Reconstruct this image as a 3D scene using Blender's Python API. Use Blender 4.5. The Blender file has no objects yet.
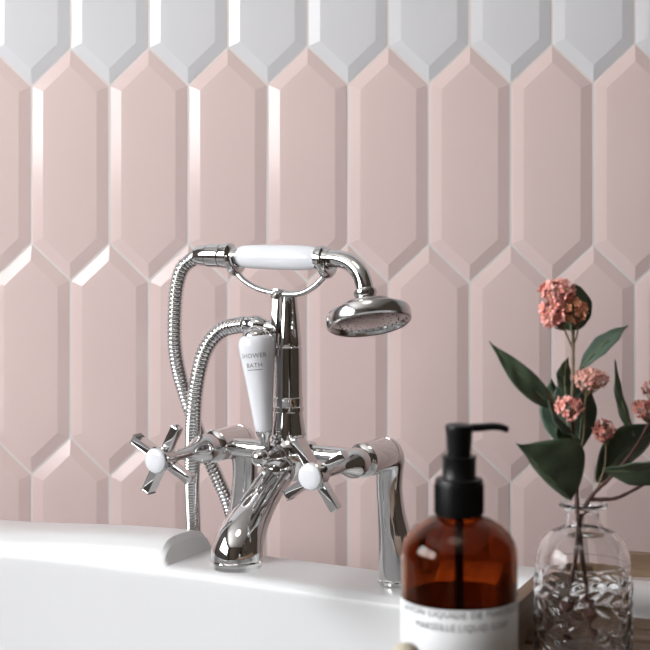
import bpy, bmesh, math, random
from mathutils import Vector, Matrix, Quaternion
random.seed(7)
C = bpy.context.scene.collection
F = 1600.0                      # focal length in pixels of a 650 px frame
HZ = 190.0                      # horizon row of the photograph
def P(px, py, d):               # a point seen at (px, py) standing at distance d
    return Vector(((px-325)/F*d, d, (HZ-py)/F*d))
R = math.radians

# ------------------------------------------------------------------ materials
def mat(name, col, rough=.4, metal=0, spec=.5, coat=0, trans=0, ior=1.45, sss=0, **k):
    m = bpy.data.materials.new(name); m.use_nodes = True
    b = m.node_tree.nodes['Principled BSDF']
    b.inputs['Base Color'].default_value = (*col, 1)
    b.inputs['Roughness'].default_value = rough
    b.inputs['Metallic'].default_value = metal
    b.inputs['Specular IOR Level'].default_value = spec
    b.inputs['Coat Weight'].default_value = coat
    b.inputs['Coat Roughness'].default_value = .04
    b.inputs['Transmission Weight'].default_value = trans
    b.inputs['IOR'].default_value = ior
    return m
def srgb(r, g, b):
    f = lambda c: (c/255/12.92 if c/255 <= .04045 else ((c/255+.055)/1.055)**2.4)
    return (f(r), f(g), f(b))
def noise_color(m, c1, c2, scale=8, detail=3, stretch=None, rough_var=None):
    nt = m.node_tree; b = nt.nodes['Principled BSDF']
    tc = nt.nodes.new('ShaderNodeTexCoord'); mp = nt.nodes.new('ShaderNodeMapping')
    if stretch: mp.inputs['Scale'].default_value = stretch
    n = nt.nodes.new('ShaderNodeTexNoise'); n.inputs['Scale'].default_value = scale; n.inputs['Detail'].default_value = detail
    r = nt.nodes.new('ShaderNodeValToRGB')
    r.color_ramp.elements[0].position = .3; r.color_ramp.elements[1].position = .7
    r.color_ramp.elements[0].color = (*c1, 1); r.color_ramp.elements[1].color = (*c2, 1)
    nt.links.new(tc.outputs['Object'], mp.inputs[0]); nt.links.new(mp.outputs[0], n.inputs[0])
    nt.links.new(n.outputs[0], r.inputs[0]); nt.links.new(r.outputs[0], b.inputs['Base Color'])
    return m
def bump(m, scale, strength, dist=.001, kind='noise'):
    nt = m.node_tree; b = nt.nodes['Principled BSDF']
    tc = nt.nodes.new('ShaderNodeTexCoord')
    n = nt.nodes.new('ShaderNodeTexNoise' if kind == 'noise' else 'ShaderNodeTexVoronoi'); n.inputs['Scale'].default_value = scale
    bp = nt.nodes.new('ShaderNodeBump'); bp.inputs['Strength'].default_value = strength; bp.inputs['Distance'].default_value = dist
    nt.links.new(tc.outputs['Object'], n.inputs['Vector']); nt.links.new(n.outputs[0], bp.inputs['Height'])
    nt.links.new(bp.outputs[0], b.inputs['Normal'])
    return m
pink = noise_color(mat('pink_glaze', (0,0,0), .13, spec=.42), srgb(222,200,197), srgb(226,205,201), 3)
white_tile = noise_color(mat('white_glaze', (0,0,0), .13, spec=.42), srgb(217,217,221), srgb(221,221,224), 3)
grout = mat('pale_grout', srgb(224,216,213), .8)
chrome = noise_color(mat('chrome', (.7,.7,.7), .045, 1), (.66,.66,.66), (.71,.71,.705), 5)
chrome_soft = noise_color(mat('soft_chrome', (.6,.6,.6), .16, 1), (.56,.56,.56), (.62,.62,.62), 5)
dark_metal = mat('dark_gap', (.03,.03,.03), .4, .6)
porcelain = noise_color(mat('porcelain', (0,0,0), .12, coat=.6), srgb(222,224,229), srgb(226,228,233), 4)
bath_white = noise_color(mat('bath_acrylic', (0,0,0), .30, spec=.42), srgb(215,216,217), srgb(218,219,220), 3)
ink = mat('grey_ink', srgb(105,105,110), .6)
label_ink = mat('label_ink', srgb(125,127,130), .7)
label_paper = noise_color(mat('label_paper', (0,0,0), .55), srgb(214,216,218), srgb(220,222,223), 20)
black_plastic = bump(mat('black_plastic', (.005,.005,.0055), .38, spec=.3), 120, .1, .0004)
amber = mat('amber_glass', (.40,.14,.045), .02, trans=1, ior=1.3)
liquid = mat('dark_liquid', (.028,.006,.005), .12)
glass = mat('clear_glass', (.97,.965,.965), .0, trans=1, ior=1.35)
wood = noise_color(mat('oak', (0,0,0), .5), srgb(98,76,58), srgb(128,105,83), 6, 6, (3,3,30))
wood_dark = noise_color(mat('stained_wood', (0,0,0), .5), srgb(70,50,36), srgb(96,74,54), 9, 6, (2,12,12))
pale_wood = noise_color(mat('beech', (0,0,0), .5), srgb(178,170,150), srgb(192,184,164), 30, 4)
leaf_m = noise_color(mat('leaf_green', (0,0,0), .42), srgb(60,74,56), srgb(86,102,78), 45, 4)
leaf_b = noise_color(mat('leaf_bluegreen', (0,0,0), .5), srgb(66,86,74), srgb(86,106,90), 45, 4)
vein = mat('leaf_vein', srgb(112,124,92), .5)
bark = noise_color(mat('twig_brown', (0,0,0), .6), srgb(62,40,38), srgb(98,68,60), 120, 4)
green_stem = noise_color(mat('stem_green', (0,0,0), .55), srgb(120,106,84), srgb(140,126,98), 90, 3)
petal = noise_color(mat('petal_coral', (0,0,0), .5), srgb(236,136,130), srgb(250,194,184), 160, 3)
petal_d = noise_color(mat('petal_dusky', (0,0,0), .5), srgb(160,84,78), srgb(204,132,122), 160, 3)
petal_o = noise_color(mat('petal_apricot', (0,0,0), .5), srgb(214,122,98), srgb(226,170,130), 160, 3)
petal_l = noise_color(mat('petal_blush', (0,0,0), .5), srgb(208,140,132), srgb(236,190,178), 160, 3)
centre_m = mat('flower_centre', srgb(214,178,128), .6)
plaster_white = noise_color(mat('white_plaster', (0,0,0), .8), (.55,.53,.51), (.59,.57,.55), 2)
plaster_grey = noise_color(mat('taupe_plaster', (0,0,0), .8), (.055,.040,.028), (.065,.048,.034), 2)
plaster_left = noise_color(mat('grey_plaster', (0,0,0), .8), (.26,.25,.24), (.29,.28,.27), 2)
floor_m = noise_color(mat('floor_wood', (0,0,0), .4), (.09,.06,.04), (.14,.095,.065), 3, 6, (1,12,1))
frame_m = mat('window_paint', (.75,.75,.75), .35)

# ------------------------------------------------------------------ mesh helpers
def build(name, bm, m, parent=None, sharp=34, solid=0):
    bmesh.ops.remove_doubles(bm, verts=bm.verts, dist=1e-6)
    bmesh.ops.recalc_face_normals(bm, faces=bm.faces)
    for f in bm.faces: f.smooth = True
    for e in bm.edges:
        if len(e.link_faces) == 2 and e.calc_face_angle(0) > R(sharp): e.smooth = False
    me = bpy.data.meshes.new(name); bm.to_mesh(me); bm.free()
    for x in (m if isinstance(m, (list, tuple)) else [m]): me.materials.append(x)
    o = bpy.data.objects.new(name, me); C.objects.link(o)
    if parent: o.parent = parent
    if solid:
        s = o.modifiers.new('thickness', 'SOLIDIFY'); s.thickness = solid
    return o
def tag(o, label, cat=None, group=None, kind=None):
    if label: o['label'] = label
    if cat: o['category'] = cat
    if group: o['group'] = group
    if kind: o['kind'] = kind
    return o
def thing(name, label, cat, loc, rz=0, group=None):
    o = bpy.data.objects.new(name, None); C.objects.link(o); o.empty_display_size = .02
    o.location = loc; o.rotation_euler = (0, 0, rz)
    return tag(o, label, cat, group)
def frame_from(axis, origin):           # matrix sending +Z to axis
    q = Vector((0,0,1)).rotation_difference(Vector(axis).normalized())
    return Matrix.Translation(origin) @ q.to_matrix().to_4x4()
def lathe(bm, prof, M=Matrix(), n=40, cap=(True, True), sy=1.0, mi=0):
    rings = []
    for (r, z) in prof:
        if r < 1e-6: rings.append([bm.verts.new(M @ Vector((0,0,z)))])
        else: rings.append([bm.verts.new(M @ Vector((r*math.cos(2*math.pi*i/n), sy*r*math.sin(2*math.pi*i/n), z))) for i in range(n)])
    for a, b in zip(rings, rings[1:]):
        for i in range(n):
            j = (i+1) % n
            if len(a) == 1 and len(b) == 1: continue
            if len(a) == 1: f = bm.faces.new((a[0], b[i], b[j]))
            elif len(b) == 1: f = bm.faces.new((a[i], a[j], b[0]))
            else: f = bm.faces.new((a[i], a[j], b[j], b[i]))
            f.material_index = mi
    if cap[0] and len(rings[0]) > 1: bm.faces.new(rings[0][::-1]).material_index = mi
    if cap[1] and len(rings[-1]) > 1: bm.faces.new(rings[-1]).material_index = mi
    return rings
def spline(pts, per=8):                 # Catmull-Rom through tuples of any length
    out = []
    n = len(pts)
    for i in range(n-1):
        p0, p1, p2, p3 = pts[max(i-1,0)], pts[i], pts[i+1], pts[min(i+2,n-1)]
        for k in range(per):
            t = k/per
            out.append(tuple(.5*((2*b)+(-a+c)*t+(2*a-5*b+4*c-d)*t*t+(-a+3*b-3*c+d)*t**3) for a,b,c,d in zip(p0,p1,p2,p3)))
    out.append(tuple(pts[-1]))
    return out
def tube(bm, pts, rad, n=20, caps=True, flat=1.0, up=None, mi=0):
    pts = [Vector(p[:3]) for p in pts]
    if not isinstance(rad, (list, tuple)): rad = [rad]*len(pts)
    t0 = (pts[1]-pts[0]).normalized()
    u = Vector(up) if up else (Vector((0,0,1)) if abs(t0.z) < .9 else Vector((1,0,0)))
    u = (u - t0*u.dot(t0)).normalized(); rings = []
    for i, p in enumerate(pts):
        t = (pts[min(i+1,len(pts)-1)] - pts[max(i-1,0)]).normalized()
        u = (u - t*u.dot(t)).normalized(); v = t.cross(u)
        rings.append([bm.verts.new(p + rad[i]*(math.cos(2*math.pi*k/n)*u*flat + math.sin(2*math.pi*k/n)*v)) for k in range(n)])
    for a, b in zip(rings, rings[1:]):
        for k in range(n):
            bm.faces.new((a[k], a[(k+1)%n], b[(k+1)%n], b[k])).material_index = mi
    if caps:
        bm.faces.new(rings[0][::-1]).material_index = mi; bm.faces.new(rings[-1]).material_index = mi
def box(bm, c, s, M=Matrix(), bev=0, mi=0):
    g = bmesh.ops.create_cube(bm, size=1)
    for v in g['verts']: v.co = M @ (Vector(c) + Vector((v.co.x*s[0], v.co.y*s[1], v.co.z*s[2])))
    fs = {f for v in g['verts'] for f in v.link_faces}
    for f in fs: f.material_index = mi
    if bev:
        es = list({e for v in g['verts'] for e in v.link_edges})
        bmesh.ops.bevel(bm, geom=es, offset=bev, segments=2, profile=.6, affect='EDGES')
def ball(bm, c, r, n=24, sz=1.0):
    prof = [(r*math.sin(math.pi*i/14), -r*sz*math.cos(math.pi*i/14)) for i in range(15)]
    prof[0] = (0, -r*sz); prof[-1] = (0, r*sz)
    lathe(bm, prof, Matrix.Translation(c), n)
NB = bmesh.new

# ------------------------------------------------------------------ room, square to the tiled wall
PH = math.asin(.0958); cw, sw = math.cos(PH), math.sin(PH)
X0, Y0 = -.3696, 2.018
def W(u, t, z): return Vector((X0+u*cw-t*sw, Y0-u*sw-t*cw, z))
ZF, ZC = -.985, 1.45
UL, UR, TF = -1.4, 2.1, 3.6
TW, SIDE, PT = .1, .1973, .0472
def tiles():
    bm = NB()
    g, bv, h = .0013, .0150, .0034
    half = TW/2
    def hexa(u, z0, z1, off):            # side edges z0..z1, points beyond, shrunk by off
        w = half-off; k = off*(math.hypot(PT, half)/half) - off*PT/half
        p = z1+PT-off*math.hypot(PT, half)/half
        q = z0-PT+off*math.hypot(PT, half)/half
        zt = p - (PT/half)*w; zb = q + (PT/half)*w
        return [(u-w,zb),(u,q),(u+w,zb),(u+w,zt),(u,p),(u-w,zt)]
    row = 0
    per = SIDE+PT
    zb0 = -.0668
    for r in range(-4, 6):
        z0 = zb0 + r*per; z1 = z0+SIDE
        shift = .5 if r % 2 == 0 else 0.0
        for k in range(-15, 22):
            u = (k+shift)*TW
            if u < UL-.06 or u > UR+.06: continue
            jt = random.uniform(-.0016, .0016); js = random.uniform(-.0016, .0016)
            mi = 0 if r <= 0 else 1
            lay = []
            for off, t in ((g, -.001), (g, .0010), (g+.0006, .0017), (g+bv-.0007, .0017+h-.0001), (g+bv+.0007, .0017+h)):
                lay.append([bm.verts.new(W(a, t + (a-u)*jt*2 + (b-(z0+z1)/2)*js, b)) for a, b in hexa(u, z0, z1, off)])
            for a, b in zip(lay, lay[1:]):
                for i in range(6):
                    bm.faces.new((a[i], a[(i+1)%6], b[(i+1)%6], b[i])).material_index = mi
            bm.faces.new(lay[-1]).material_index = mi
    q = [bm.verts.new(W(a, .0014, b)) for a, b in ((UL-.1,ZF-.02),(UR+.1,ZF-.02),(UR+.1,ZC+.1),(UL-.1,ZC+.1))]
    bm.faces.new(q).material_index = 2
    q2 = [bm.verts.new(W(a, -.1, b)) for a, b in ((UL-.1,ZF-.02),(UR+.1,ZF-.02),(UR+.1,ZC+.1),(UL-.1,ZC+.1))]
    bm.faces.new(q2[::-1]).material_index = 2
    for i in range(4): bm.faces.new((q[i], q2[i], q2[(i+1)%4], q[(i+1)%4])).material_index = 2
    o = build('wall_back', bm, [pink, white_tile, grout], sharp=8)
    tag(o, 'wall of long pointed pink tiles with white tiles above', kind='structure')
tiles()
RM = Matrix(((cw,-sw,0,X0),(-sw,-cw,0,Y0),(0,0,1,0),(0,0,0,1)))   # (u,t,z) -> world
def slab(name, a, b, m, label):
    bm = NB(); c = [(x+y)/2 for x, y in zip(a,b)]; s = [abs(y-x) for x, y in zip(a,b)]
    box(bm, c, s, RM); return tag(build(name, bm, m), label, kind='structure')
slab('floor', (UL-.1,-.1,ZF-.1), (UR+.1,TF+.1,ZF), floor_m, 'dark wooden floor')
slab('ceiling', (UL-.1,-.1,ZC), (UR+.1,TF+.1,ZC+.1), plaster_white, 'white ceiling')
slab('wall_right', (UR,0,ZF), (UR+.1,TF,ZC), plaster_grey, 'taupe right wall')
slab('wall_front', (UL-.1,TF,ZF), (UR+.1,TF+.1,ZC), plaster_grey, 'taupe wall behind the viewer')
WT0, WT1, WZ0, WZ1 = .90, 2.85, .02, 1.12
bm = NB()
for (t0,t1,z0,z1) in ((0,WT0,ZF,ZC),(WT1,TF,ZF,ZC),(WT0,WT1,ZF,WZ0),(WT0,WT1,WZ1,ZC)):
    box(bm, (UL-.05,(t0+t1)/2,(z0+z1)/2), (.1,t1-t0,z1-z0), RM)
tag(build('wall_left', bm, plaster_left), 'grey left wall with the window opening', kind='structure')
bm = NB(); fw = .045
for (t0,t1,z0,z1) in ((WT0,WT0+fw,WZ0,WZ1),(WT1-fw,WT1,WZ0,WZ1),(WT0,WT1,WZ0,WZ0+fw),(WT0,WT1,WZ1-fw,WZ1),((WT0+WT1)/2-.03,(WT0+WT1)/2+.03,WZ0,WZ1)):
    box(bm, (UL-.05,(t0+t1)/2,(z0+z1)/2), (.06,t1-t0,z1-z0), RM, .004)
tag(build('window_1', bm, frame_m), 'two-pane white painted window', kind='structure')

# daylight: overcast sky through the window, sampled through a portal
w = bpy.data.worlds.new('overcast'); bpy.context.scene.world = w; w.use_nodes = True
bg = w.node_tree.nodes['Background']; bg.inputs[0].default_value = (.985,.995,1.01,1); bg.inputs[1].default_value = 16.8
la = bpy.data.lights.new('window_daylight', 'AREA'); la.shape = 'RECTANGLE'
la.size = WT1-WT0; la.size_y = WZ1-WZ0; la.cycles.is_portal = True
lo = bpy.data.objects.new('window_daylight', la); C.objects.link(lo)
lo.matrix_world = Matrix.Translation(W(UL-.02,(WT0+WT1)/2,(WZ0+WZ1)/2)) @ Matrix(((0,-sw,cw,0),(0,-cw,-sw,0),(1,0,0,0),(0,0,0,1))) @ Matrix.Rotation(math.pi/2,4,'Z') @ Matrix.Rotation(math.pi,4,'X')
# weak warm fill light added under the ceiling, not a room fitting
lf = bpy.data.lights.new('added_fill', 'AREA'); lf.shape = 'DISK'; lf.size = .7; lf.energy = 3; lf.color = (1,.9,.8)
lfo = bpy.data.objects.new('added_fill', lf); C.objects.link(lfo); lfo.location = W(.35, 1.5, ZC-.03)

# ------------------------------------------------------------------ bath
TH = R(29.5); ea = Vector((math.cos(TH), -math.sin(TH), 0)); eb = Vector((math.sin(TH), math.cos(TH), 0))
ZD = -.385
B0 = Vector((-.017, 1.597, ZD))
ctrl = [(.42,0),(.30,.002),(.20,.002),(.10,.001),(0,0),(-.10,-.001),(-.20,-.004),(-.32,-.014),(-.5,-.05),(-.68,-.12),(-.82,-.23),(-.88,-.36),(-.86,-.50),(-.76,-.63),(-.58,-.70),(-.3,-.722),(0,-.725),(.25,-.722),(.43,-.70),(.57,-.63),(.65,-.50),(.67,-.35),(.63,-.18),(.54,-.06)]
def closed(pts, per):
    out = []; n = len(pts)
    for i in range(n):
        p0,p1,p2,p3 = pts[i-1], pts[i], pts[(i+1)%n], pts[(i+2)%n]
        for k in range(per):
            t = k/per
            out.append(tuple(.5*((2*b)+(-a+c)*t+(2*a-5*b+4*c-d)*t*t+(-a+3*b-3*c+d)*t**3) for a,b,c,d in zip(p0,p1,p2,p3)))
    return out
loop = closed(ctrl, 20)
def lin(x): x = max(0,min(1,x)); return x
def sm(x): x = max(0,min(1,x)); return x*x*(3-2*x)
bm = NB(); rings = []
for i, (a, b) in enumerate(loop):
    pa, pb = loop[i-1], loop[(i+1) % len(loop)]
    tx, ty = pb[0]-pa[0], pb[1]-pa[1]; l = math.hypot(tx, ty); nx, ny = ty/l, -tx/l   # right of travel
    cx, cy = -.1-a, -.36-b
    if nx*cx+ny*cy > 0: nx, ny = -nx, -ny
    h = .029 if a > 0 else .012
    if b > -.2 and -.75 < a < .45:
        if a < 0: h = (.024-.011*sm((-a-.16)/.25))*lin((-a-.150)/.005)
        else: h = .029*lin((a-.138)/.006)
    rough = [(-.09,-.60),(-.03,-.5),(.010,-.3),(.030,-.06),(.034,-.024),(.050,-.018),(.057,-.009),(.0575,-.002+.30*h),(.052,.001+.70*h-.001),(.034,.94*h),(.006,h),(-.014,.93*h),(-.024,.66*h-.0005),(-.0295,.25*h-.002),(-.0325,-.006),(-.0345,-.013),(-.0385,-.05),(-.052,-.15),(-.085,-.30),(-.13,-.40),(-.20,-.43)]
    prof = spline(rough, 3)
    rings.append([bm.verts.new(B0 + ea*(a+nx*o) + eb*(b+ny*o) + Vector((0,0,z))) for o, z in prof])
n = len(rings)
for i in range(n):
    A, B = rings[i], rings[(i+1)%n]
    for k in range(len(A)-1): bm.faces.new((A[k], B[k], B[k+1], A[k+1]))
bm.faces.new([r[-1] for r in rings]); bm.faces.new([r[0] for r in rings][::-1])
tag(build('bath', bm, bath_white, sharp=19), 'glossy white roll-top bath standing in front of the pink tiled wall', 'bath')

# ------------------------------------------------------------------ tap (bath shower mixer)
TR = R(-30)
T0 = Vector((-.015, 1.6, ZD+.0005))
tap = thing('bath_mixer_tap', 'chrome bath shower mixer tap with cross handles mounted on the white bath rim', 'tap', T0, TR)
TM = Matrix.Translation(T0) @ Matrix.Rotation(TR, 4, 'Z')
LX, ZB, ZV = .085, .1260, .1278
YB = -.028
def along_y(o): return Matrix.Translation(o) @ Matrix.Rotation(math.pi/2, 4, 'X')     # lathe +z -> -y
def along_x(o): return Matrix.Translation(o) @ Matrix.Rotation(math.pi/2, 4, 'Y')     # lathe +z -> +x
for s in (-1, 1):
    bm = NB()
    pts = [(s*LX,-.004,ZV,.0158),(s*LX,.003,ZV-.001,.0158),(s*LX,.0090,ZV-.008,.0150),(s*(LX-.001),.0105,ZV-.020,.0136),(s*(LX-.001),.0105,ZV-.038,.0130),(s*(LX+.001),.0110,ZV-.060,.0138),(s*(LX+.004),.0125,.046,.0163),(s*(LX+.006),.0135,.026,.0184),(s*(LX+.007),.014,.009,.0194),(s*(LX+.007),.014,.004,.0194)]
    sp = spline(pts, 6); tube(bm, sp, [p[3] for p in sp], 32)
    leg = build('leg', bm, chrome, tap, 50)
    bm = NB(); lathe(bm, [(.0195,0),(.0205,.001),(.0205,.0035),(.0190,.0050)], Matrix.Translation((s*(LX+.007),.014,0)), 40)
    build('base_flange', bm, chrome, leg)
    bm = NB()
    lathe(bm, [(.009,-.010),(.0138,-.008),(.0156,-.005),(.0160,.001)], along_y((s*LX,0,ZV)), 36)
    lathe(bm, [(.0138,.0005),(.0138,.0030)], along_y((s*LX,0,ZV)), 36)
    lathe(bm, [(.0160,.0025),(.0164,.004),(.0164,.046),(.0150,.0475),(.0120,.049),(.0118,.052),(.0136,.054),(.0142,.060),(.0140,.066),(.0125,.071),(.0095,.078),(.0068,.086),(.0056,.092),(.0056,.119),(.0082,.1215),(.0088,.125)], along_y((s*LX,0,ZV)), 36)
    build('valve_body', bm, chrome, tap)
    bm = NB()
    lathe(bm, [(.0085,.124),(.0105,.126),(.0112,.129),(.0112,.138),(.0128,.140),(.0128,.1428),(.0114,.144)], along_y((s*LX,0,ZV)), 36)
    base = R(-55) if s > 0 else R(-28)
    for k in range(4):
        an = base + k*math.pi/2
        Ma = Matrix.Translation((s*LX,-.1325,ZV)) @ Matrix.Rotation(-an, 4, 'Y')
        box(bm, (.0225,0,0), (.0275,.0105,.0085), Ma, .0012)
    hd = build('cross_handle', bm, chrome, tap)
    bm = NB()
    lathe(bm, [(.0114,.143),(.0118,.1440),(.0114,.1455),(.0095,.1468),(.0055,.1475),(0,.1477)], along_y((s*LX,0,ZV)), 32, (True, False))
    tag(build('handle_button', bm, porcelain, hd), 'white porcelain button')
# cross bar and central body
bm = NB()
lathe(bm, [(.0125,-LX+.008),(.0125,-LX+.012),(.0095,-LX+.014),(.0095,-.022),(.012,-.020),(.013,-.010),(.013,.010),(.012,.020),(.0095,.022),(.0095,LX-.014),(.0125,LX-.012),(.0125,LX-.008)], along_x((0,YB,ZB)), 36)
build('cross_bar', bm, chrome, tap)
bm = NB()
lathe(bm, [(.006,-.026),(.013,-.024),(.0175,-.018),(.0205,-.010),(.0215,0),(.0205,.010),(.0180,.014),(.0165,.016),(.0165,.018),(.0180,.019),(.0180,.021)], Matrix.Translation((0,-.042,ZB)), 40)
ball(bm, (-.004,-.060,ZB-.001), .0150)
lathe(bm, [(.011,0),(.012,.004),(.009,.008),(.007,.018)], frame_from((0,-1,.05), (-.002,-.068,ZB)), 28)
ball(bm, (0,-.060,ZB-.012), .0165)
build('tap_body', bm, chrome, tap)
# spout
bm = NB()
pts = [(0,-.048,ZB-.013,.0130),(0,-.066,ZB-.0225,.0134),(0,-.085,.0925,.0148),(0,-.103,.0800,.0172),(0,-.1175,.0690,.0202),(0,-.1275,.0590,.0228),(0,-.1325,.0500,.0241),(0,-.134,.0425,.0243),(0,-.134,.0400,.0236)]
sp = spline(pts, 8); tube(bm, sp, [p[3] for p in sp], 40, up=(0,0,1))
pts = [(0,-.060,ZB-.004,.004),(0,-.080,.1100,.0042),(0,-.097,.0985,.0042),(0,-.112,.0895,.0040),(0,-.126,.0795,.002)]
sp = spline(pts, 5); tube(bm, sp, [p[3] for p in sp], 12)
for sx in (-1, 1):
    pts = [(sx*.012,-.052,ZB-.006,.005),(sx*.0110,-.070,.1110,.0040),(sx*.0118,-.089,.0985,.0038),(sx*.0120,-.106,.0880,.0034),(sx*.0080,-.120,.0830,.0030),(sx*.002,-.128,.0790,.002)]
    sp = spline(pts, 5); tube(bm, sp, [p[3] for p in sp], 12)
spout = build('spout', bm, chrome, tap, 50)
bm = NB()
lathe(bm, [(.0228,.0445),(.0242,.043),(.0250,.0415),(.0246,.0395),(.0236,.0385),(.0236,.0360),(.0228,.0345),(.017,.0345),(.0165,.040)], Matrix.Translation((0,-.134,0)), 44)
build('nozzle_ring', bm, chrome, spout)
# riser column
bm = NB()
lathe(bm, [(.0150,ZB+.018),(.0172,ZB+.021),(.0168,ZB+.026),(.0150,ZB+.036),(.0142,ZB+.042),(.0152,ZB+.043),(.0152,ZB+.047),(.0142,ZB+.048),(.0146,ZB+.052),(.0148,ZB+.056),(.0140,ZB+.057),(.0135,ZB+.105),(.0127,ZB+.106),(.0132,ZB+.108),(.0130,ZB+.112),(.0085,ZB+.155),(.0070,ZB+.158),(.0060,ZB+.160)], Matrix.Translation((0,-.042,0)) , 40)
build('riser_column', bm, chrome, tap)
# cradle: flat fork in front of the column, its arms ending in two half collars under the handset
HZl = .3188           # height of the handset axis in the tap frame
YH = -.047
bm = NB()
pts = [(-.058,YH,HZl-.0140),(-.050,YH,.2965),(-.035,YH,.2885),(-.018,YH,.2845),(0,YH,.283),(.018,YH,.2845),(.034,YH,.2925),(.047,YH,HZl-.0140)]
sp = spline(pts, 8); tube(bm, sp, [.0038+.0016*math.exp(-((q[0]+.004)/.010)**2) for q in sp], 14, flat=.75)
box(bm, (0,0,0), (.0065,.004,.066), Matrix.Translation((-.0065,-.0560,.2555)) @ Matrix.Rotation(R(-5),4,'X'), .0008)
tube(bm, spline([(-.0065,-.0575,.279),(-.0055,-.054,.2835),(-.003,YH,.2842)],4), .0040, 12)
for cx in (-.058, .047):
    ring = []
    for k in range(17):
        an = R(175) + R(190)*k/16
        ring.append((cx, YH+.0145*math.cos(an), HZl+.0145*math.sin(an)))
    tube(bm, ring, [.0056-.0024*abs(k-8)/8 for k in range(17)], 12, up=(1,0,0))
build('handset_cradle', bm, chrome, tap, 50)
# diverter lever
lb, lt = Vector((-.010,-.070,.149)), Vector((-.0195,-.070,.243))
ax = (lt-lb); L = ax.length; ML = frame_from(ax, lb)
bm = NB()
lathe(bm, [(.0070,.002),(.0084,.004),(.0092,.010),(.0112,.030),(.0138,.052),(.0163,.070),(.0176,.080),(.0180,.086),(.0172,.091),(.0145,.095),(.009,.0965)], ML, 40)
lev = tag(build('diverter_lever', bm, porcelain, tap, 60), 'white porcelain lever marked SHOWER and BATH')
bm = NB()
lathe(bm, [(.005,-.012),(.0055,-.004),(.0075,.000),(.0080,.003),(.0070,.005)], ML, 28)
build('lever_pivot', bm, chrome, lev); bm = NB()
lathe(bm, [(.0130,.0955),(.0125,.098),(.0105,.1000),(.006,.1035),(0,.105)], ML, 28)
build('lever_cap', bm, chrome, lev)
bm = NB(); ball(bm, (-.001,-.091,ZB+.004), .0092)
build('lever_ball', bm, chrome, lev)
# writing wrapped round a lathed body
def text_mesh(txt, size, x_off=0):
    cu = bpy.data.curves.new('t', 'FONT'); cu.body = txt; cu.size = size; cu.align_x = 'CENTER'; cu.align_y = 'CENTER'; cu.resolution_u = 2
    cu.space_character = 1.08
    ob = bpy.data.objects.new('t', cu); C.objects.link(ob)
    dg = bpy.context.evaluated_depsgraph_get(); me = bpy.data.meshes.new_from_object(ob.evaluated_get(dg))
    bpy.data.objects.remove(ob); bpy.data.curves.remove(cu)
    b = bmesh.new(); b.from_mesh(me); bpy.data.meshes.remove(me); return b
def wrap(b, M, radius, z, a0, lift=.0002, sx=1.0):     # text x -> angle, y -> z ; a0 = angle of the middle
    bmesh.ops.triangulate(b, faces=b.faces)
    bmesh.ops.subdivide_edges(b, edges=[e for e in b.edges if e.calc_length() > .0015], cuts=1)
    for v in b.verts:
        zz = z + v.co.y; r = radius(zz)+lift; an = a0 + v.co.x*sx/r
        v.co = M @ Vector((r*math.cos(an), r*math.sin(an), zz))
def lever_r(z):
    pr = [(.0070,.002),(.0084,.004),(.0092,.010),(.0112,.030),(.0138,.052),(.0163,.070),(.0176,.080),(.0180,.086)]
    for (r0,z0),(r1,z1) in zip(pr, pr[1:]):
        if z0 <= z <= z1: return r0+(r1-r0)*(z-z0)/(z1-z0)
    return .018
# angle on the lever that faces the viewer: direction to the camera in the tap frame
dcam = (TM.inverted() @ Vector((0,0,0))) - lb
dl = ML.inverted().to_3x3() @ dcam; af = math.atan2(dl.y, dl.x)
for txt, z in (('SHOWER', .0765), ('BATH', .0672)):
    b = text_mesh(txt, .0062); wrap(b, ML, lever_r, z, af-.26)
    build('lettering', b, ink, lev)
b = NB(); box(b, (0,0,0), (.015,.0006,.0001)); bmesh.ops.subdivide_edges(b, edges=[e for e in b.edges if e.calc_length() > .01], cuts=9); wrap(b, ML, lever_r, .0630, af-.26, .00025); build('lettering_rule', b, ink, lev)
# lower hose outlet on the column
bm = NB()
lathe(bm, [(.0060,0),(.0065,.004),(.0060,.012),(.0075,.014),(.0085,.018),(.0098,.020),(.0098,.027),(.0088,.029),(.0080,.034)], frame_from((-1,-.10,.06), (-.006,-.052,.2505)), 28)
lathe(bm, [(.0045,0),(.0062,.003),(.0062,.012)], frame_from((-.2,.1,1), (-.018,-.053,.244)), 20)
build('hose_outlet', bm, chrome, tap)

# ------------------------------------------------------------------ handset
def TL(x, y, z): return TM @ Vector((x, y, z))
hs = thing('shower_handset', 'chrome and white porcelain shower handset resting in the tap cradle', 'shower head', TL(0,YH,HZl), TR)
bm = NB()
lathe(bm, [(.0085,-.0535),(.0098,-.052),(.0112,-.047),(.0118,-.038),(.0124,-.010),(.0124,.012),(.0118,.026),(.0106,.034),(.0098,.0365)], along_x((0,0,0)), 40)
tag(build('grip', bm, porcelain, hs, 60), 'white porcelain grip')
bm = NB()
lathe(bm, [(.0075,-.104),(.0092,-.1035),(.0106,-.098),(.0109,-.091),(.0100,-.0905),(.0100,-.0895),(.0119,-.089),(.0119,-.075),(.0108,-.074),(.0124,-.073),(.0128,-.070),(.0128,-.064),(.0100,-.0625),(.0080,-.061),(.0078,-.057),(.0095,-.0555),(.0095,-.0525)], along_x((0,0,0)), 36)
build('hose_nut', bm, chrome, hs)
bm = NB()
pts = [(.036,0,0,.0095),(.0365,0,0,.0118),(.044,0,0,.0118),(.0445,0,0,.0090),(.050,0,.0002,.0086)]
lathe(bm, [(.0098,.036),(.0118,.0368),(.0122,.040),(.0118,.0435),(.0095,.0450),(.0090,.050)], along_x((0,0,0)), 36)
hp = spline([(.046,0,0),(.060,0,-.0002),(.073,-.001,-.004),(.083,-.002,-.012),(.0885,-.003,-.023),(.0905,-.004,-.031)], 8)
tube(bm, hp, .0085, 32)
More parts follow.
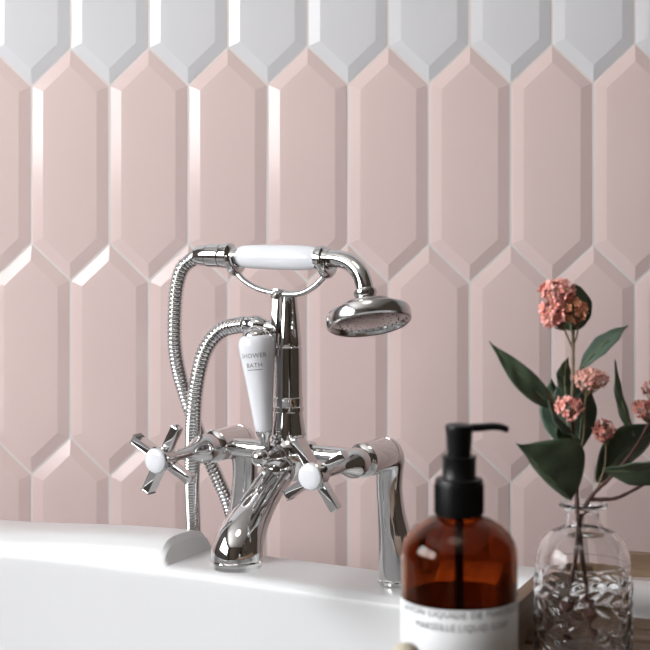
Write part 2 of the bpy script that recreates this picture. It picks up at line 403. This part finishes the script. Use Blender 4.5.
arm = build('neck', bm, chrome, hs, 50)
# rose: axis given in the world, turned into the handset frame
n_w = Vector((.12,-.36,-.92)).normalized(); n_l = Matrix.Rotation(-TR,3,'Z') @ n_w
top = Vector((.0905,-.0038,-.0315))
MR = frame_from(n_l, top)
bm = NB()
lathe(bm, [(.0085,-.004),(.0108,-.002),(.0112,.001),(.0098,.004),(.0120,.0065),(.0225,.0100),(.0262,.0122),(.0270,.0148),(.0355,.0170),(.0395,.0190),(.0405,.0220),(.0404,.0275),(.0398,.0305),(.0380,.0317),(.0370,.0315)], MR, 56, (True, False))
rose = build('rose', bm, chrome_soft, hs, 40)
bm = NB()
lathe(bm, [(.0375,.0315),(.0362,.0312),(.0345,.0288),(.0330,.0286),(.0310,.0292),(.012,.0298),(0,.0299)], MR, 56, (False, False))
for rr, nn in ((.007,6),(.014,12),(.021,18),(.028,24)):
    for k in range(nn):
        an = 2*math.pi*k/nn
        lathe(bm, [(.0009,.0292),(.0007,.0300),(0,.0301)], MR @ Matrix.Translation((rr*math.cos(an), rr*math.sin(an), 0)), 8, (False,False))
build('spray_plate', bm, chrome_soft, rose)

# ------------------------------------------------------------------ hoses
def hose(name, label, pts, r=.0076, pitch=.0046):
    sp = [Vector(p) for p in spline([tuple(p) for p in pts], 40)]
    L = [0]
    for a, b in zip(sp, sp[1:]): L.append(L[-1]+(b-a).length)
    step = pitch/8; out = []; rad = []; i = 0; s = 0; k = 0
    cyc = [.70,.90,.99,1.03,1.04,1.03,.99,.90]
    while s < L[-1]:
        while L[i+1] < s: i += 1
        t = (s-L[i])/(L[i+1]-L[i]); out.append(sp[i].lerp(sp[i+1], t)); rad.append(r*cyc[k%8]); s += step; k += 1
    bm = NB(); tube(bm, out, rad, 18)
    return tag(build(name, bm, chrome, None, 80), label, 'hose', 'ribbed chrome shower hoses')
h1a = hs.matrix_world
s0 = TL(-.103, YH, HZl)
hose('shower_hose', 'ribbed chrome hose looping down from the left end of the shower handset',
  [s0, P(191.5,260,1.618), P(182,269,1.622), P(176.5,290,1.628), P(174.5,325,1.635), P(175.5,352,1.645), P(181,380,1.66), P(191,412,1.675), P(204,447,1.69), P(217,477,1.70), P(229,505,1.712), P(237,540,1.735), P(239,600,1.76)])
s1 = TM @ (Vector((-.006,-.052,.2505)) + Vector((-1,-.10,.06)).normalized()*.034)
hose('shower_hose', 'ribbed chrome hose curving down from the tap column outlet beside the SHOWER lever',
  [s1, P(226,328,1.592), P(213,338,1.600), P(203,356,1.606), P(196.5,385,1.615), P(193.5,415,1.63), P(192.5,450,1.665), P(192,485,1.70), P(193,515,1.735), P(194,545,1.765), P(195,610,1.78)], .0080)

# ------------------------------------------------------------------ wooden bath rack
ut = Vector((.379,.925,0)).normalized(); vt = Vector((ut.y,-ut.x,0))
K = Vector((.213,1.393,0))
RKM = Matrix(((vt.x,ut.x,0,K.x),(vt.y,ut.y,0,K.y),(0,0,1,0),(0,0,0,1)))      # local: x across, y away along the rack
rack = bpy.data.objects.new('bath_rack', None); C.objects.link(rack); rack.location = (K.x, K.y, -.3555); rack.rotation_euler = (0,0,math.atan2(vt.y,vt.x))
tag(rack, 'brown wooden slatted bath rack across the bath under the amber bottle and vase', 'bath rack')
ZT, ZBm, WR, LR = -.3140+.3555, .0005, .20, .76
for sx in (0, WR):
    bm = NB(); box(bm, (sx,-LR/2+.045,(ZT+ZBm)/2), (.012,LR+.0-.09,ZT-ZBm), Matrix(), .0012)
    box(bm, (sx,.02,.009), (.0118,.13,.0165), Matrix(), .001)
    box(bm, (sx,-LR+.04,.009), (.0118,.12,.0165), Matrix(), .001)
    build('side_board', bm, wood, rack)
for yy in (-.006, -LR+.08):
    bm = NB(); N = 24; v = []
    for i in range(N+1):
        x = .006 + (WR-.012)*i/N; a = math.sin(math.pi*i/N)
        zl = ZT-.0215 + .008*a**.8
        v.append([bm.verts.new((x,yy-.006,zl)), bm.verts.new((x,yy-.006,ZT+.0045)), bm.verts.new((x,yy+.006,ZT+.0045)), bm.verts.new((x,yy+.006,zl))])
    for a, b in zip(v, v[1:]):
        for k in range(4): bm.faces.new((a[k], a[(k+1)%4], b[(k+1)%4], b[k]))
    bm.faces.new(v[0]); bm.faces.new(v[-1][::-1])
    build('end_rail', bm, wood, rack)
y = -.085
while y > -LR+.09:
    bm = NB(); box(bm, (WR/2,y,.0045), (WR-.0125,.027,.008), Matrix(), .001)
    build('slat', bm, wood_dark, rack); y -= .036
ZS = -.3555+.0086         # top of the slats

# ------------------------------------------------------------------ amber soap bottle
bc = Vector((.0796,.95,ZS)); H = lambda py: (HZ-py)/F*.95 - ZS
bt = thing('soap_bottle', 'amber glass pump bottle with black pump and white label', 'soap bottle', bc)
r = .0345
prof = [(0,.0),(.028,.0),(.0325,.002),(r,.008),(r,H(556)),(.0341,H(548)),(.0329,H(541)),(.0300,H(533)),(.0252,H(525.5)),(.0190,H(519)),(.0128,H(515)),(.0120,H(510)),(.0120,H(485))]
inn = [(.0098,H(485)),(.0098,H(512)),(.0112,H(517)),(.0172,H(522)),(.0235,H(528.5)),(.0282,H(536)),(.0309,H(543)),(.0321,H(550)),(r-.0022,H(558)),(r-.0022,.010),(.029,.005),(0,.005)]
bm = NB(); lathe(bm, spline(prof[:4],4)[:-1]+prof[3:]+inn, Matrix(), 64, (False,False))
body = tag(build('bottle_body', bm, amber, bt, 50), 'amber glass body')
ri = r-.0024
bm = NB(); lathe(bm, [(0,.0055),(.0285,.0055),(ri,.011),(ri,H(595)),(0,H(595))], Matrix(), 64, (False,False))
tag(build('liquid_soap', bm, liquid, bt), 'dark liquid filling the lower bottle')
bm = NB(); lathe(bm, [(.0026,.012),(.0026,H(485))], Matrix(), 16); build('dip_tube', bm, black_plastic, bt)
ztl = -.2408-ZS
bm = NB(); rl = r+.00025
rg = []
for z in (.022, .05, .08, ztl):
    rg.append([bm.verts.new((rl*math.cos(2*math.pi*i/96), rl*math.sin(2*math.pi*i/96), z)) for i in range(96)])
for a, b in zip(rg, rg[1:]):
    for i in range(96): bm.faces.new((a[i], a[(i+1)%96], b[(i+1)%96], b[i]))
lab = tag(build('label', bm, label_paper, bt, solid=.00025), 'white paper label with grey capitals')
afb = math.atan2(-.95, -.0796)
for txt, py, size, sx in (('SAVON LIQUIDE DE MARSEILLE', 615.5, .0056, 1.0), ('MARSEILLE LIQUID SOAP', 628.5, .0056, 1.0)):
    b = text_mesh(txt, size); xs = [v.co.x for v in b.verts]; wd = max(xs)-min(xs)
    want = .086 if 'SAVON' in txt else .060
    wrap(b, Matrix(), lambda z: r+.0005, (HZ-py)/F*.916-ZS, afb+.06, .0002, want/wd)
    build('lettering', b, label_ink, lab)
bm = NB()
prof = [(.0132,H(514.5))]
lathe(bm, [(.0136,H(514.5)),(.0143,H(513)),(.0143,H(481)),(.0138,H(478.5)),(.0108,H(478)),(.0100,H(476)),(.0100,H(459)),(.0104,H(457.5)),(.0104,H(456)),(.0066,H(455)),(.0066,H(440))], Matrix(), 48)
for k in range(36):
    an = 2*math.pi*k/36
    box(bm, (.0144*math.cos(an), .0144*math.sin(an), H(498)), (.0007,.0007,.017), Matrix())
pc = build('pump_collar', bm, black_plastic, bt)
bm = NB()
lathe(bm, [(.0068,H(456)),(.0073,H(450)),(.0079,H(432)),(.0084,H(427.5)),(.0080,H(425)),(.0060,H(424)),(0,H(424))], Matrix(), 36)
sp = spline([(0,0,H(428.5)),(.012,.002,H(428)),(.020,.004,H(427.5)),(.0255,.0045,H(428.5)),(.0293,.005,H(431))], 6)
tube(bm, sp, [.0034-.0008*i/len(sp) for i in range(len(sp))], 16, flat=.75)
build('pump_head', bm, black_plastic, bt, 50)

# ------------------------------------------------------------------ clear embossed glass vase
dv = 1.15
vc = Vector(((583-325)/F*dv, dv, ZS)); Hv = lambda py: (HZ-py)/F*dv - ZS
vs = thing('glass_vase', 'clear embossed glass bottle vase holding the flowering branches', 'vase', vc)
out = [(.030,0),(.0335,.002),(.0342,.008),(.0342,Hv(572)),(.0338,Hv(560)),(.0322,Hv(548)),(.0288,Hv(539)),(.0230,Hv(532)),(.0160,Hv(528)),(.0130,Hv(524)),(.0122,Hv(518)),(.0122,Hv(511)),(.0150,Hv(508)),(.0172,Hv(506)),(.0174,Hv(504)),(.0160,Hv(502.5))]
inn = [(.0125,Hv(503)),(.0102,Hv(508)),(.0100,Hv(516)),(.0106,Hv(525)),(.0145,Hv(531)),(.0210,Hv(535)),(.0265,Hv(542)),(.0300,Hv(551)),(.0316,Hv(563)),(.0320,Hv(573)),(.0320,.010),(.029,.006),(0,.0055)]
ov = spline(out, 10)
bm = NB(); NN = 180; zt = Hv(574); rings = []
def emboss(a, z):                                   # scrolling raised pattern on the straight body
    if z < .008 or z > zt+.004: return 0
    w_ = sm((z-.008)/.006)*sm((zt+.004-z)/.010)
    u = a*9; v = z/.0100*math.pi*.5*1.6
    q = math.sin(u+1.2*math.sin(v))*math.cos(v*1.25+.8*math.cos(u*.5))
    return w_*.0013*(abs(q)**.6)
dense = []
for (a_, b_) in zip(ov, ov[1:]):
    k = max(1, int(math.hypot(a_[0]-b_[0], a_[1]-b_[1])/.0010))
    for j in range(k): dense.append((a_[0]+(b_[0]-a_[0])*j/k, a_[1]+(b_[1]-a_[1])*j/k))
dense.append(ov[-1])
c0 = bm.verts.new((0,0,.0005))
for (rr, z) in dense:
    rings.append([bm.verts.new(((rr+emboss(2*math.pi*i/NN, z) if rr > .033 else rr)*math.cos(2*math.pi*i/NN), (rr+emboss(2*math.pi*i/NN, z) if rr > .033 else rr)*math.sin(2*math.pi*i/NN), z)) for i in range(NN)])
for (rr, z) in inn[:-1]: rings.append([bm.verts.new((rr*math.cos(2*math.pi*i/NN), rr*math.sin(2*math.pi*i/NN), z)) for i in range(NN)])
c1 = bm.verts.new((0,0,inn[-1][1]))
for a, b in zip(rings, rings[1:]):
    for i in range(NN): bm.faces.new((a[i], a[(i+1)%NN], b[(i+1)%NN], b[i]))
for i in range(NN):
    bm.faces.new((c0, rings[0][(i+1)%NN], rings[0][i])); bm.faces.new((c1, rings[-1][i], rings[-1][(i+1)%NN]))
build('vase_body', bm, glass, vs, 80)

# ------------------------------------------------------------------ flowering branches
def leaf(parent, base, tip, width, side, m, bend=.006, fold=.18, broad=.45, label=None, lop=1, rnd=1):
    base, tip = Vector(base), Vector(tip); ax = tip-base; L = ax.length; t = ax.normalized()
    s = Vector(side); s = (s - t*s.dot(t)).normalized(); nrm = t.cross(s)
    bm = NB(); N, Mm = 18, 8; g = []
    for i in range(N+1):
        u = i/N; ex = .8 if u < .45 else .8+.5*(u-.45)/.55
        wv = width*(math.sin(math.pi*u**(math.log(.5)/math.log(broad))))**(ex*rnd) if 0 < u < 1 else 0
        row = []
        for j in range(-Mm//2, Mm//2+1):
            q = j/(Mm/2)
            p = base + ax*u + s*(wv*.5*q*(lop if q < 0 else 1)) + nrm*(bend*math.sin(math.pi*u) + fold*abs(q)*wv*.5 + .0006*math.sin(u*20+q*4)*(1 if wv else 0))
            row.append(bm.verts.new(p))
        g.append(row)
    for a, b in zip(g, g[1:]):
        for k in range(Mm): bm.faces.new((a[k], a[k+1], b[k+1], b[k]))
    o = build('leaf', bm, m, parent, 80, solid=.0006)
    if label: tag(o, label)
    bm = NB(); pts = [base + ax*(i/12) + nrm*(bend*math.sin(math.pi*i/12)) for i in range(13)]
    tube(bm, pts, [.0006*(1-.8*i/12)+.0002 for i in range(13)], 8)
    build('midrib', bm, vein, o)
    return o
def stem(parent, pts, r0, r1, m, name='stem'):
    bm = NB(); sp = spline([tuple(p) for p in pts], 6)
    tube(bm, sp, [(r0+(r1-r0)*i/len(sp))*(1+.12*math.sin(i*1.9)) for i in range(len(sp))], 12)
    return build(name, bm, m, parent, 80)
def cluster(parent, c, rx, rz, nfl, seed, m1=petal, size=.0030, hub=None, name='flower_cluster'):
    rnd = random.Random(seed); bm = NB(); c = Vector(c)
    hub = Vector(hub) if hub else c + Vector((0,.003,-rz*1.2))
    pts = []
    tries = 0
    while len(pts) < nfl and tries < 4000:
        tries += 1
        d = Vector((rnd.gauss(0,1), rnd.gauss(-.5,.8), rnd.gauss(.3,.8))).normalized()
        p = c + Vector((d.x*rx, d.y*rx*.7, d.z*rz))*rnd.uniform(.7,1.05)
        if all((p-q).length > size*1.25 for q, _ in pts): pts.append((p, d))
    for p, d in pts:
        Mf = frame_from(d + Vector((rnd.uniform(-.4,.4),)*3), p) @ Matrix.Rotation(rnd.uniform(0,6), 4, 'Z')
        s = size*rnd.uniform(.8,1.15); k5 = 5
        for k in range(k5):
            Mp = Mf @ Matrix.Rotation(2*math.pi*k/k5, 4, 'Z') @ Matrix.Translation((s*.62,0,s*.18)) @ Matrix.Rotation(R(-28), 4, 'Y') @ Matrix.Diagonal((s*.60,s*.42,s*.20,1))
            prof = [(0,-1),(.7,-.7),(1,0),(.7,.7),(0,1)]
            lathe(bm, prof, Mp, 8, (False,False), mi=0)
        lathe(bm, [(0,-s*.1),(s*.22,s*.05),(s*.18,s*.45),(0,s*.55)], Mf, 8, (False,False), mi=1)
        tube(bm, [hub, hub.lerp(p,.5)+Vector((0,0,-.0012)), p], [.0005,.0004,.0006], 6, mi=2)
    return build(name, bm, [m1, centre_m, green_stem], parent, 60)
D = 1.15
brA = thing('flowering_branch', 'tall flowering branch with the coral cluster at its tip standing in the vase', 'flower', P(578,655,D))
brB = thing('flowering_branch', 'flowering branch leaning right in the vase with big dark leaves at the frame edge', 'flower', P(590,655,D+.004))
def rel(parent, p): return Vector(p) - parent.location
class _: pass
def A(px, py, dd=0): return rel(brA, P(px, py, D+dd))
def Bq(px, py, dd=0): return rel(brB, P(px, py, D+dd))
VS = 1/F*D
stem(brA, [A(567,645,.010),A(568,600,.006),A(575,560,.0),A(578,530,0),A(577,503,0),A(576,470,0),A(573,430,.001),A(572,405,.003)], .0019, .0013, bark)
stem(brA, [A(572,406,.003),A(573,380,.003),A(573,355,.002),A(573,330,0)], .0013, .0012, green_stem, 'twig')
stem(brA, [A(573,350,.002),A(568,338,0),A(563,326,-.002),A(560,318,-.002)], .0008, .0006, green_stem, 'twig')
stem(brA, [A(573,345,.002),A(577,335,0),A(578,322,-.002)], .0008, .0006, green_stem, 'twig')
leaf(brA, A(571,331,.012), A(575,284,.014), .0335, (1,.25,0), leaf_m, .003, .06, .5, 'rounded leaf behind the coral cluster', 1, .6)
leaf(brA, A(554,408,-.004), A(489,341,-.02), .0165, (.55,.25,-.8), leaf_m, .005, .22, .42, 'long narrow dark leaf pointing left')
leaf(brA, A(579,370,.004), A(628,325,.014), .0150, (.5,.4,.7), leaf_b, .003, .2, .5, 'narrow leaf pointing up right')
leaf(brA, A(566,396,.004), A(568,357,.010), .0125, (1,.5,0), leaf_m, .003, .2, .5)
leaf(brA, A(580,440,.012), A(563,372,.020), .030, (1,.2,.2), leaf_b, .003, .12, .45)
leaf(brA, A(578,452,.006), A(590,384,.010), .0240, (1,.3,0), leaf_b, .003, .1, .5)
leaf(brA, A(571,500,-.006), A(516,443,-.028), .0640, (.80,.30,-.3), leaf_m, -.004, .12, .42, 'broad dark leaf over the vase mouth', .12, 1.1)
leaf(brA, A(576,438,-.004), A(548,400,-.01), .012, (.6,.3,-.7), leaf_b, .003, .2, .5)
leaf(brA, A(583,446,-.002), A(556,428,-.01), .020, (.3,.5,.8), leaf_m, .003, .2, .5)
leaf(brA, A(562,446,.012), A(551,378,.018), .022, (1,.3,.1), leaf_b, .003, .12, .5)
stem(brA, [A(575,462,0),A(583,440,-.002),A(585,410,-.004),A(586,394,-.006)], .0010, .0007, green_stem, 'twig')
stem(brA, [A(573,440,0),A(571,428,-.004),A(570,418,-.008)], .0009, .0006, green_stem, 'twig')
cluster(brA, A(558,291,-.006), .0110, .0065, 24, 3, size=.0038, hub=A(563,328,0))
cluster(brA, A(552,312,-.008), .0080, .0095, 20, 4, size=.0038, hub=A(563,330,0))
cluster(brA, A(574,311,-.005), .0085, .0080, 20, 6, petal_o, size=.0034, hub=A(576,328,0))
cluster(brA, A(591,379,-.008), .0115, .0065, 24, 5, petal_l, size=.0034, hub=A(586,396,-.006))
cluster(brA, A(569,408,-.012), .0085, .0080, 18, 8, size=.0034, hub=A(571,420,-.006))
stem(brB, [Bq(596,645,.008),Bq(588,600,.004),Bq(582,555,.004),Bq(579,525,.002),Bq(587,503,0),Bq(597,490,-.001),Bq(610,478,-.001),Bq(630,455,0),Bq(648,425,.002),Bq(656,400,.004)], .0021, .0010, bark)
stem(brB, [Bq(590,499,0),Bq(612,499,-.002),Bq(628,493,-.003),Bq(655,478,-.004)], .0016, .0010, bark, 'twig')
stem(brB, [Bq(597,490,0),Bq(605,465,-.001),Bq(606,440,-.002)], .0008, .0006, green_stem, 'twig')
leaf(brB, Bq(596,482,.0), Bq(668,424,.012), .0390, (.70,.5,-.2), leaf_m, .005, .2, .45, 'broad dark leaf at the right edge')
leaf(brB, Bq(602,470,-.008), Bq(690,458,-.016), .0330, (.0,-.9,.8), leaf_m, .005, .2, .5)
leaf(brB, Bq(634,436,.006), Bq(615,359,.016), .0085, (1,.6,.2), leaf_m, .004, .5, .35, 'thin leaf seen edge on')
cluster(brB, Bq(604,430,-.008), .0065, .0070, 12, 11, petal_d, .0036, hub=Bq(606,446,-.004))
cluster(brB, Bq(644,409,.0), .0080, .0060, 12, 12, petal_d, .0032, hub=Bq(650,424,.002))
cluster(brB, Bq(651,388,.002), .0050, .0080, 9, 13, petal_d, .0030, hub=Bq(655,405,.002))

# ------------------------------------------------------------------ small wooden brush in front of the bottle
kd = .84
kc = Vector(((406-325)/F*kd, kd, ZS)); kt = (HZ-643.5)/F*kd - ZS
br = thing('bath_brush', 'pale wooden brush knob just showing at the foot of the amber bottle', 'brush', kc)
bm = NB(); lathe(bm, [(.021,.012),(.0215,.018),(.019,.024),(.010,.030),(.006,.040),(.005,kt-.030),(.0065,kt-.016),(.0075,kt-.008),(.0068,kt-.003),(.0045,kt-.0006),(0,kt)], Matrix(), 36)
build('handle', bm, pale_wood, br, 60)
bm = NB(); lathe(bm, [(.019,0),(.0195,.012)], Matrix(), 36); build('bristles', bm, label_paper, br)

# ------------------------------------------------------------------ camera and view
cd = bpy.data.cameras.new('camera'); cam = bpy.data.objects.new('camera', cd); C.objects.link(cam)
cam.location = (0,0,0); cam.rotation_euler = (math.pi/2, 0, 0)
cd.sensor_width = 36; cd.sensor_fit = 'HORIZONTAL'; cd.lens = F/650*36
cd.shift_y = -(325-HZ)/650
cd.clip_start = .02
cd.dof.use_dof = True; cd.dof.focus_distance = 1.60; cd.dof.aperture_fstop = cd.lens/1000/.006
s = bpy.context.scene; s.camera = cam
s.view_settings.view_transform = 'Standard'; s.view_settings.look = 'None'; s.view_settings.gamma = 1
s.view_settings.exposure = .0
s.cycles.max_bounces = 16; s.cycles.transmission_bounces = 14; s.cycles.glossy_bounces = 8; s.cycles.transparent_max_bounces = 12
